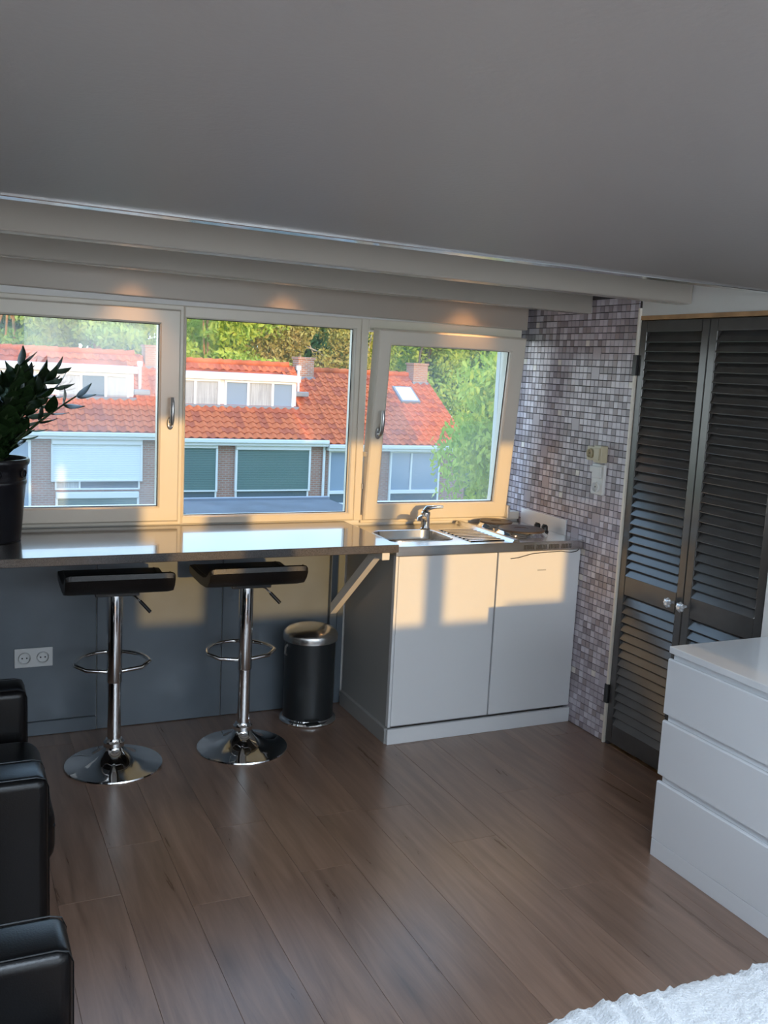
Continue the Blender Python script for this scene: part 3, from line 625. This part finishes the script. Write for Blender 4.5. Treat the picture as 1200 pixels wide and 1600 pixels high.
# ================================================================== ARMCHAIRS
def make_armchair():
    t = thing('leather_armchair', '', 'armchair', (0, 0, 0), group='black leather armchairs along the side wall')
    # faces +x; width along y from -.43 to .43; front of the arms at x = 0, back at x = -.78
    for s in (-1, 1):
        y0, y1 = (s*.43, s*.285) if s > 0 else (-.43, -.285)
        a, b = min(y0, y1), max(y0, y1)
        bm = B(); box(bm, -.74, 0, a, b, .04, .585, .028, 4); am = obj('arm', bm, LEATHER, t, smooth=True)
        bm = B()
        for yy in (a+.012, b-.012): tube(bm, [(-.72, yy, .584), (-.03, yy, .584), (-.008, yy, .577), (.0, yy, .556), (.0, yy, .07)], .0018, 6)
        obj('piping', bm, LEATHER, am, smooth=True)
    bm = B(); box(bm, -.79, -.60, -.43, .43, .04, .80, .045, 4); obj('backrest', bm, LEATHER, t, smooth=True)
    bm = B(); box(bm, -.62, -.02, -.284, .284, .05, .25, .015, 3); obj('base', bm, LEATHER, t, smooth=True)
    bm = B(); box(bm, -.60, .035, -.282, .282, .235, .43, .06, 5); cu = obj('seat_cushion', bm, LEATHER, t, smooth=True)
    bm = B(); tube(bm, [(.030, -.25, .36), (.036, 0, .36), (.030, .25, .36)], .004, 6); obj('piping', bm, LEATHER, cu, smooth=True)
    for xx in (-.72, -.06):
        for yy in (-.38, .38):
            bm = B(); box(bm, xx-.02, xx+.02, yy-.02, yy+.02, 0, .045, .003, 1); obj('foot', bm, BLACKP, t)
    return t
c1 = make_armchair(); c2 = copy_tree(c1)
c1.location = (.236, 2.937, 0); c1['label'] = 'black leather armchair nearer the wall socket and breakfast bar'
c2.location = (.205, 1.432, 0); c2['label'] = 'black leather armchair farther from the breakfast bar, opposite the bed'

# ================================================================== BED AND THROW
bed = thing('bed', 'low bed with white bedding opposite the armchairs', 'bed', (1.9, .3, 0)); BX0, BX1, BY0, BY1 = 1.02, 2.78, -.75, 1.335
bm = B(); box(bm, BX0+.02, BX1, BY0, BY1-.02, .02, .26, .01); obj('bed_base', bm, SHEET, bed)
bm = B(); box(bm, BX0, BX1, BY0, BY1, .26, .455, .05, 4); obj('mattress', bm, SHEET, bed, smooth=True)
bm = B(); NX, NY = 230, 230; X0, X1, Y0, Y1 = BX0-.25, BX1-.05, -.3, BY1+.25; gv = []
def thr(u, v):
    x = X0+(X1-X0)*u; y = Y0+(Y1-Y0)*v; z = .485
    # drop over the two free edges
    dx = max(0, BX0+.02-x); dy = max(0, y-(BY1-.02))
    def drop(d): return (min(d, .03), max(0, d-.03))
    xx, yy = x, y
    if dx > 0: h, vz = drop(dx); xx = BX0+.02-h; z -= vz+.012*min(1, d_/.03 if (d_ := dx) < .03 else 1)
    if dy > 0: h, vz = drop(dy); yy = BY1-.02+h; z -= vz+.012*min(1, dy/.03)
    # folds near the corner
    f = math.exp(-((x-1.14)/.13)**2)*math.exp(-((y-1.2)/.35)**2)
    s = math.sin((x*.95-y*.30)*112)*.5+.5
    z += f*.017*s+f*.012 + .006*noise.noise((x*5, y*5, 0))
    fuzz = .006*noise.noise((x*42, y*42, 1.7)) + .004*noise.noise((x*95, y*95, 4.2)) + .003*noise.noise((x*190, y*190, 9))
    z += fuzz; xx += fuzz*.7; yy += fuzz*.9 + (.008*noise.noise((x*7, 3.1, 0)) if dy > 0 else 0)
    return (xx, yy, z)
for i in range(NX+1): gv.append([bm.verts.new(thr(i/NX, j/NY)) for j in range(NY+1)])
for i in range(NX):
    for j in range(NY): bm.faces.new((gv[i][j], gv[i+1][j], gv[i+1][j+1], gv[i][j+1]))
obj('throw_blanket', bm, FLEECE, origin=(1.9, .5, .46), smooth=True, label='fluffy white fleece throw spread over the bed', cat='blanket')

# ================================================================== POTTED PLANT
pl = thing('potted_plant', 'glossy dark green houseplant in a black pot on the breakfast bar', 'plant', (.165, 4.05, .940)); Mt = Matrix.Translation((.165, 4.05, .9402))
bm = B(); lathe(bm, [(.0, 0), (.108, 0), (.112, .004), (.133, .225), (.137, .232), (.136, .243), (.134, .246), (.139, .30), (.147, .310), (.149, .322), (.145, .330), (.136, .330), (.132, .30), (.10, .29), (.0, .29)], 48, Mt, cap=False); pot = obj('pot', bm, POT, pl, smooth=True)
for i in range(7):
    bm = B(); a = 2*math.pi*i/7+.35; c_ = Vector((.165+.139*math.cos(a), 4.05+.139*math.sin(a), 1.215)); tube(bm, [c_+Vector((-.02*math.sin(a)*math.cos(q), .02*math.cos(a)*math.cos(q), .016*math.sin(q))) for q in [2*math.pi*j/10 for j in range(10)]], .0035, 6, closed=True); obj('ornament', bm, POT, pot, smooth=True)
bm = B(); lathe(bm, [(.0, .296), (.13, .292)], 24, Mt, cap=False); obj('soil', bm, SOIL, pl)
def leaf_mesh():
    bm = B(); n = 7; rows = []
    for i in range(n+1):
        t_ = i/n; wd = .5*math.sin(math.pi*min(1, t_*.97+.015)**.75)*.86 + .01; zz = -.12*t_*t_
        rows.append([bm.verts.new((t_, -wd, zz+.05*wd)), bm.verts.new((t_, 0, zz-.03)), bm.verts.new((t_, wd, zz+.05*wd))])
    for a, b in zip(rows, rows[1:]):
        for j in range(2): bm.faces.new((a[j], b[j], b[j+1], a[j+1]))
    return mesh_from(bm, 'leaf', LEAFD, True, False)
lm = leaf_mesh(); rng = random.Random(4)
stems = [(70, .29, .34), (20, .25, .25), (-25, .27, .20), (120, .30, .26), (175, .26, .30), (-60, .26, .16), (35, .33, .12), (150, .34, .12), (-110, .30, .22), (-150, .26, .22), (-8, .23, .31), (80, .25, .08), (5, .28, .16), (-35, .22, .10), (50, .27, .2), (-15, .31, .22)]
for az, hgt, lean in stems:
    a = math.radians(az); b0 = Vector((.165+.03*math.cos(a), 4.05+.03*math.sin(a), 1.232)); hgt += .03; lean *= .95
    P = [b0+Vector((math.cos(a)*lean*t_**1.4, math.sin(a)*lean*t_**1.4, hgt*1.12*t_)) for t_ in [i/8 for i in range(9)]]
    P = [Vector((p.x, min(p.y, 4.20), p.z)) for p in P]
    bm = B(); tube(bm, P, [.008-.005*i/8 for i in range(9)], 7); st_ = obj('stem', bm, STEM, pl, smooth=True)
    for i in range(1, 9):
        for s in (-1, 1):
            p = P[i]; d = (P[i]-P[i-1]).normalized(); side = d.cross(Vector((math.cos(a+.8), math.sin(a+.8), .3))).normalized()*s
            dr = (side*.75+d*.8+Vector((rng.uniform(-.2, .2), rng.uniform(-.2, .2), rng.uniform(-.1, .2)))).normalized()
            if i == 8 and s == 1: dr = d
            yv = dr.cross(Vector((rng.uniform(-.4, .4), rng.uniform(-.4, .4), 1))).normalized(); zv = dr.cross(yv)
            L_ = rng.uniform(.07, .092)
            if p.y+dr.y*L_ > 4.235: continue
            M = Matrix((dr, yv, zv)).transposed().to_4x4() @ Matrix.Scale(L_, 4); M.translation = p
            inst('leaf', lm, pl, M)

# ================================================================== OUTSIDE: our own terrace block (casts the evening shade)
bm = B(); prism(bm, [(YB-.2, 2.71), (D+.3, 2.71), (2.2, 4.25), (.6, 4.25)], 'x', -25, 11.6); box(bm, -25, XL-.2, YB-.2, D+.3, -5.6, 2.70); box(bm, R+.7, 25, YB-.2, D+.3, -5.6, 2.70)
prism(bm, [(YB-.2, 2.71), (D+.3, 2.71), (2.2, 2.9), (.6, 2.9)], 'x', 11.601, 25)
obj('wall_terrace', bm, BRICK, origin=(0, 1, -5.6), label='neighbouring part of the own terrace block and its roof', cat='building', **ST)
bm = B(); box(bm, -60, 90, 4.6, 120, -5.8, -5.6); obj('ground', bm, GRASS, origin=(10, 40, -5.6), label='green ground between the terraces', cat='ground', **ST)
sh = thing('flat_roof_shed', 'low building with dark grey felt roof in front of the terrace', 'building', (5.5, 15.1, -5.6))
bm = B(); box(bm, 3.95, 7.05, 12.2, 18.0, -5.6, -1.12); obj('wall', bm, BRICK, sh)
bm = B(); box(bm, 3.85, 7.15, 12.1, 18.1, -1.12, -1.0, .02); obj('roof', bm, FLATR, sh)
bm = B(); box(bm, 3.83, 7.17, 18.02, 18.14, -1.1, -.96, .01); obj('roof_edge', bm, LEAD, sh)

# ---- opposite terrace
SL = .6; ANG = math.atan(SL); YE = 31.75; YR = 36.0; TWD, TLN = .29, .315
def rtile_mesh(m):
    bm = B(); n = 8; f0 = []; f1 = []; lo = []
    for i in range(n+1):
        t_ = i/n; x = (t_-.5)*TWD; z = .035*math.sin(2*math.pi*t_*1.0+.6)
        f0.append(bm.verts.new((x, 0, z+.035))); f1.append(bm.verts.new((x, TLN*1.08, z+.005))); lo.append(bm.verts.new((x, .0, z+.005)))
    for i in range(n):
        bm.faces.new((f0[i], f0[i+1], f1[i+1], f1[i])); bm.faces.new((lo[i], lo[i+1], f0[i+1], f0[i]))
    return mesh_from(bm, 'roof_tile', m, True)
RT = [rtile_mesh(RTILE), rtile_mesh(RTILE2)]
def window_far(h, x0, x1, z0, z1, y, fw=.07, panes=None, m=OPANE, name='window', mull=()):
    bm = B(); ring_xz(bm, x0, x1, z0, z1, (fw, fw, fw, fw), y-.05, y+.05, .008)
    for q in mull: box(bm, q-fw/2, q+fw/2, y-.045, y+.04, z0+fw, z1-fw)
    f = obj(name, bm, OWHITE, h)
    xs = [x0+fw] + [v for q in mull for v in (q-fw/2, q+fw/2)] + [x1-fw]
    for i in range(0, len(xs), 2):
        bm = B(); box(bm, xs[i], xs[i+1], y+.0, y+.02, z0+fw, z1-fw); obj('pane', bm, (m[i//2] if isinstance(m, list) else m), f)
    return f
def shutter(h, x0, x1, z0, z1, m):
    bm = B(); box(bm, x0, x1, 31.88, 31.92, z0, z1); sh_ = obj('roller_shutter', bm, m, h)
    bm = B(); box(bm, x0-.04, x1+.04, 31.80, 31.99, z1, z1+.20, .02); box(bm, x0-.05, x0+.02, 31.84, 31.97, z0-.05, z1); box(bm, x1-.02, x1+.05, 31.84, 31.97, z0-.05, z1); box(bm, x0, x1, 31.86, 31.94, z0-.05, z0)
    obj('guide_frame', bm, OWHITE, sh_)
def house(x0, x1, ze, label, dormer=None, chimney=None, loc_x=None):
    h = thing('terraced_house', label, 'house', ((x0+x1)/2, 34, -5.6), group='opposite terrace houses')
    zr = ze+(YR-YE)*SL
    bm = B(); box(bm, x0, x1, 32.0, 40.0, -5.6, ze-.12); prism(bm, [(32.0, ze-.12), (40.0, ze-.12), (YR, zr-.30)], 'x', x0+.01, x1-.01); obj('facade_wall', bm, BRICK, h)
    bm = B(); t_ = .06
    prism(bm, [(YE, ze), (YR, zr), (40.25, ze), (40.25, ze-t_), (YR, zr-t_-.02), (YE, ze-t_)], 'x', x0, x1); rf = obj('roof', bm, RTILE2, h)
    n_c = int((x1-x0)/TWD); p = (x1-x0)/n_c; n_r = int((YR-YE)/math.cos(ANG)/TLN)
    Rt = Matrix.Rotation(ANG, 4, 'X')
    for r_ in range(n_r):
        yy = YE+r_*TLN*math.cos(ANG)-.02; zz = ze+r_*TLN*math.sin(ANG)+.01
        for c_ in range(n_c):
            xx = x0+p*(c_+.5)
            if dormer and dormer[0]-.1 < xx < dormer[1]+.1 and 33.35 < yy < 35.25: continue
            if xx < .6: continue
            inst('roof_tile', RT[0 if random.random() < .72 else 1], rf, Matrix.Translation((xx, yy, zz)) @ Rt)
    bm = B()
    for c_ in range(int((x1-x0)/.38)):
        xa = x0+.38*c_; tube(bm, [(xa, YR, zr-.0), (xa+.40, YR, zr+.02)], [.11, .13], 10)
    obj('ridge_tiles', bm, RTILE, h, smooth=True, kind='stuff')
    bm = B(); box(bm, x0, x1, YE-.13, YE+.02, ze-.14, ze-.01, .02); box(bm, x0, x1, YE-.05, 32.02, ze-.24, ze-.12, .01); obj('gutter', bm, OWHITE, h)
    if dormer:
        a, b, zt_ = dormer[:3]; zb_ = ze+(33.45-YE)*SL-.08
        bm = B(); box(bm, a, b, 33.55, 35.6, zb_, zt_-.22); obj('dormer', bm, OWHITE, h)
        bm = B(); box(bm, a-.12, b+.12, 33.40, 35.75, zt_-.24, zt_, .02); obj('dormer_roof', bm, OWHITE, h)
        bm = B(); box(bm, a-.1, b+.1, 33.36, 33.6, zb_-.06, zb_+.12, .02); obj('flashing', bm, LEAD, h)
    for cx in chimney:
        zc = zr-.25
        bm = B(); box(bm, cx-.32, cx+.32, YR-.55, YR+.15, zc-.3, zr+.42); cm = obj('chimney', bm, CHIMB, h)
        bm = B(); box(bm, cx-.36, cx+.36, YR-.59, YR+.19, zr+.42, zr+.50, .01); obj('chimney_cap', bm, CHIMB, cm)
        bm = B(); box(bm, cx-.36, cx+.36, YR-.62, YR+.2, zc-.3, zc-.02, .01); obj('flashing', bm, LEAD, cm)
    return h
# house A
hA = house(.3, 6.62, -.78, 'terraced house with white roller shutter under its dormer', (-.2, 5.95, 1.33), ())
window_far(hA, 3.45, 5.80, .10, 1.05, 33.53, .075, m=[CURT, OPANE, CURT], mull=(4.22, 5.02), name='dormer_window')
window_far(hA, .4, 2.80, .10, 1.05, 33.53, .075, m=[OPANEB, OPANEB, OPANEB], mull=(1.2, 2.0), name='dormer_window')
shutter(hA, 3.15, 5.92, -2.35, -1.20, SHUTW); window_far(hA, 3.22, 5.90, -2.68, -2.34, 31.95, .05, m=[CURT, OPANE], mull=(3.98,)); 
shutter(hA, 3.28, 5.82, -3.9, -2.95, SHUTG); window_far(hA, .5, 2.5, -3.9, -1.05, 31.95, .08, m=OPANEB)
# house B
hB = house(6.63, 12.50, -.93, 'terraced house with two green roller shutters under its dormer', (7.2, 11.85, 1.26), (7.02,))
window_far(hB, 9.13, 11.75, .03, 1.02, 33.53, .085, m=[OPANEB, CURT, OPANEB], mull=(10.01, 10.93), name='dormer_window')
window_far(hB, 7.30, 8.98, .03, 1.02, 33.53, .085, m=[CURT, CURT], mull=(8.08,), name='dormer_window')
shutter(hB, 9.18, 11.84, -2.72, -1.32, SHUTG); window_far(hB, 9.16, 11.86, -3.08, -2.72, 31.95, .06, m=OPANE)
shutter(hB, 6.75, 8.46, -2.72, -1.28, SHUTG); window_far(hB, 6.73, 8.50, -3.08, -2.72, 31.95, .06, m=OPANE)
bm = B(); box(bm, 6.63, 12.50, 31.8, 32.02, -3.34, -3.2, .02); obj('ledge', bm, LEAD, hB)
bm = B(); tube(bm, [(12.42, 31.93, -1.1), (12.42, 31.93, -5.5)], .05, 10); obj('downpipe', bm, OWHITE, hB, smooth=True)
# house C
hC = house(12.51, 18.30, -1.08, 'terraced house with a roof skylight and no dormer behind the leafy tree', None, (12.90, 17.9))
window_far(hC, 12.62, 14.3, -2.85, -1.33, 31.95, .06, m=OPANEB); window_far(hC, 12.62, 14.3, -3.3, -2.85, 31.95, .06, m=OPANE)
window_far(hC, 15.05, 17.15, -2.85, -1.33, 31.95, .07, m=[OPANEB, OPANEB], mull=(15.93,)); window_far(hC, 15.05, 17.15, -3.3, -2.85, 31.95, .07, m=OPANE)
ys = 34.55; zs = -1.08+(ys-YE)*SL
Ms = Matrix.Translation((16.85, ys, zs+.09)) @ Matrix.Rotation(ANG, 4, 'X')
bm = B(); box(bm, -.42, .42, -.55, .55, -.06, .05, .01, M=Ms); sk = obj('skylight', bm, LEAD, hC)
bm = B(); box(bm, -.34, .34, -.46, .46, .051, .06, M=Ms); obj('pane', bm, mat('bright_skylight_pane', (.85, .88, .92), .15), sk)
# tiny roof fittings
for hx, pts in ((hA, (6.25, 34.0)), (hB, (12.15, 34.2))):
    xx, yy = pts; zz = -.85+(yy-YE)*SL
    bm = B(); tube(bm, [(xx, yy, zz), (xx, yy, zz+.95)], .05, 8); tube(bm, [(xx, yy, zz+.85), (xx, yy, zz+1.02)], .09, 10); obj('flue_pipe', bm, OWHITE, hx, smooth=True)
    bm = B(); box(bm, xx-.28, xx+.28, yy-.45, yy-.2, zz-.12, zz+.06, .03); obj('lead_patch', bm, LEAD, hx)

# ---- trees
def make_tree(name, label, x, y, ztop, rad, n, lsz, lmat, bark, seed, blobs=16, zmin=-1.5, flat=.8, trunk_r=.16, group='trees behind the terrace', droop=False, lean=0, nb=7):
    rg = random.Random(seed); t = thing(name, label, 'tree', (x, y, -5.6), group=group)
    bm = B(); H = ztop+5.6
    P = [Vector((x+lean*(i/6)**1.5, y, -5.62+H*.92*i/6)) + Vector((rg.uniform(-.12, .12), rg.uniform(-.12, .12), 0))*(i > 0) for i in range(7)]
    tube(bm, P, [trunk_r*(1-.8*i/6) for i in range(7)], 9); obj('trunk', bm, bark, t, smooth=True)
    cs = []
    for i in range(blobs):
        u = rg.uniform(0, 2*math.pi); rr = rad*math.sqrt(rg.random())*.85; zz = zmin+(ztop-zmin)*rg.random()
        k_ = 1-.5*max(0, (zz-(zmin+(ztop-zmin)*.6))/((ztop-zmin)*.4+1e-6)); cs.append((Vector((x+lean*.6+rr*k_*math.cos(u), y+rr*k_*math.sin(u), zz)), rad*rg.uniform(.28, .5)))
    for c, r_ in rg.sample(cs, min(nb, len(cs))):
        base = P[3].lerp(P[6], rg.random()); bm = B(); mid = base.lerp(c, .55)+Vector((rg.uniform(-.3, .3), rg.uniform(-.3, .3), rg.uniform(-.1, .4)))
        tube(bm, [base, mid, c+Vector((0, -.2, 0))], [trunk_r*.42, trunk_r*.28, trunk_r*.1], 7); obj('branch', bm, bark, t, smooth=True)
    vs, fs = [], []
    for i in range(n):
        c, r_ = rg.choice(cs); d = Vector((rg.gauss(0, 1), rg.gauss(0, 1), rg.gauss(0, 1))).normalized()*r_*rg.random()**.4
        p = c+Vector((d.x, d.y, d.z*flat))
        if droop: p.z -= rg.random()**2*.8*r_
        a = Vector((rg.gauss(0, 1), rg.gauss(0, 1), rg.gauss(0, 1)-(1.2 if droop else 0))).normalized(); b = a.cross(Vector((rg.gauss(0, 1), rg.gauss(0, 1), rg.gauss(0, 1)))).normalized()
        s = lsz*rg.uniform(.6, 1.3); a *= s; b *= s*.55; k0 = len(vs)
        vs += [p-a, p+b*.8-a*.2, p+a, p-b*.8-a*.2]; fs.append((k0, k0+1, k0+2, k0+3))
    me = bpy.data.meshes.new('foliage'); inv = WM[t].inverted(); me.from_pydata([inv @ v for v in vs], [], fs); me.materials.append(lmat)
    o = bpy.data.objects.new('foliage', me); COL.objects.link(o); o.parent = t; o['kind'] = 'stuff'
    return t
PINE = leaf_mat('pine_needles', (.24, .38, .08), (.50, .60, .12), .8); BIRCH = leaf_mat('autumn_birch_leaf', (.50, .50, .13), (.58, .46, .18), .8)
GREEN = leaf_mat('bright_green_leaf', (.36, .52, .09), (.70, .76, .14), 1.0); DGREEN = leaf_mat('deep_green_leaf', (.15, .26, .08), (.32, .43, .12), .6)
make_tree('pine_tree', 'dense pine tree with bare slanting branches beyond the shuttered house', 3.0, 47, 7.2, 3.8, 26000, .15, PINE, BARKP, 11, 40, -1.0, .5, .17)
make_tree('pine_tree', 'pine tree with a thick orange trunk behind the dormers', 6.0, 42.5, 7.5, 2.6, 14000, .15, PINE, BARKP, 12, 24, 2.3, .45, .34)
make_tree('pine_tree', 'bright yellow-green pine behind the second dormer', 11.6, 46, 7.0, 3.6, 26000, .15, GREEN, BARKP, 13, 40, -.8, .5, .14)
make_tree('birch_tree', 'thin yellowing birch next to the chimney behind the terrace', 16.4, 46, 7.5, 2.6, 17000, .12, BIRCH, BARKB, 14, 34, -1.2, 1.0, .12)
make_tree('birch_tree', 'pale-stemmed birch rising above the roof without dormer', 19.3, 45, 7.2, 2.3, 13000, .12, BIRCH, BARKB, 15, 30, -1.0, 1.0, .13)
make_tree('broadleaf_tree', 'green broadleaf tree behind the skylight roof', 23.6, 46, 7.6, 3.5, 24000, .15, GREEN, BARKD, 16, 28, -2, .9, .2)
make_tree('broadleaf_tree', 'dark green broadleaf tree between the birches and the leafy garden tree', 29.3, 47, 8.2, 4.2, 24000, .17, DGREEN, BARKD, 17, 30, -3, .9, .22)
FARL = ('the slanting-branched pine', 'the thick orange trunk', 'the bright yellow-green pine', 'the pale-stemmed birch', 'the dark broadleaf tree', 'the leafy garden tree')
for i, (xx, yy, rr) in enumerate(((0.5, 56, 4.5), (7.8, 57, 5), (15.5, 58, 5), (23, 57, 5), (31, 58, 5.5), (38.5, 55, 5))):
    make_tree('background_tree', 'dark green tree in the far row behind '+FARL[i], xx, yy, 7.6, rr, 17000, .24, DGREEN, BARKD, 30+i, 26, -2, .8, .25, group='far row of dark trees')
make_tree('garden_tree', 'tall leafy light green tree in front of the terrace', 14.15, 21.5, 4.2, 2.25, 42000, .10, GREEN, BARKD, 41, 70, -3.6, 1.0, .16, group=None, droop=True, nb=9)
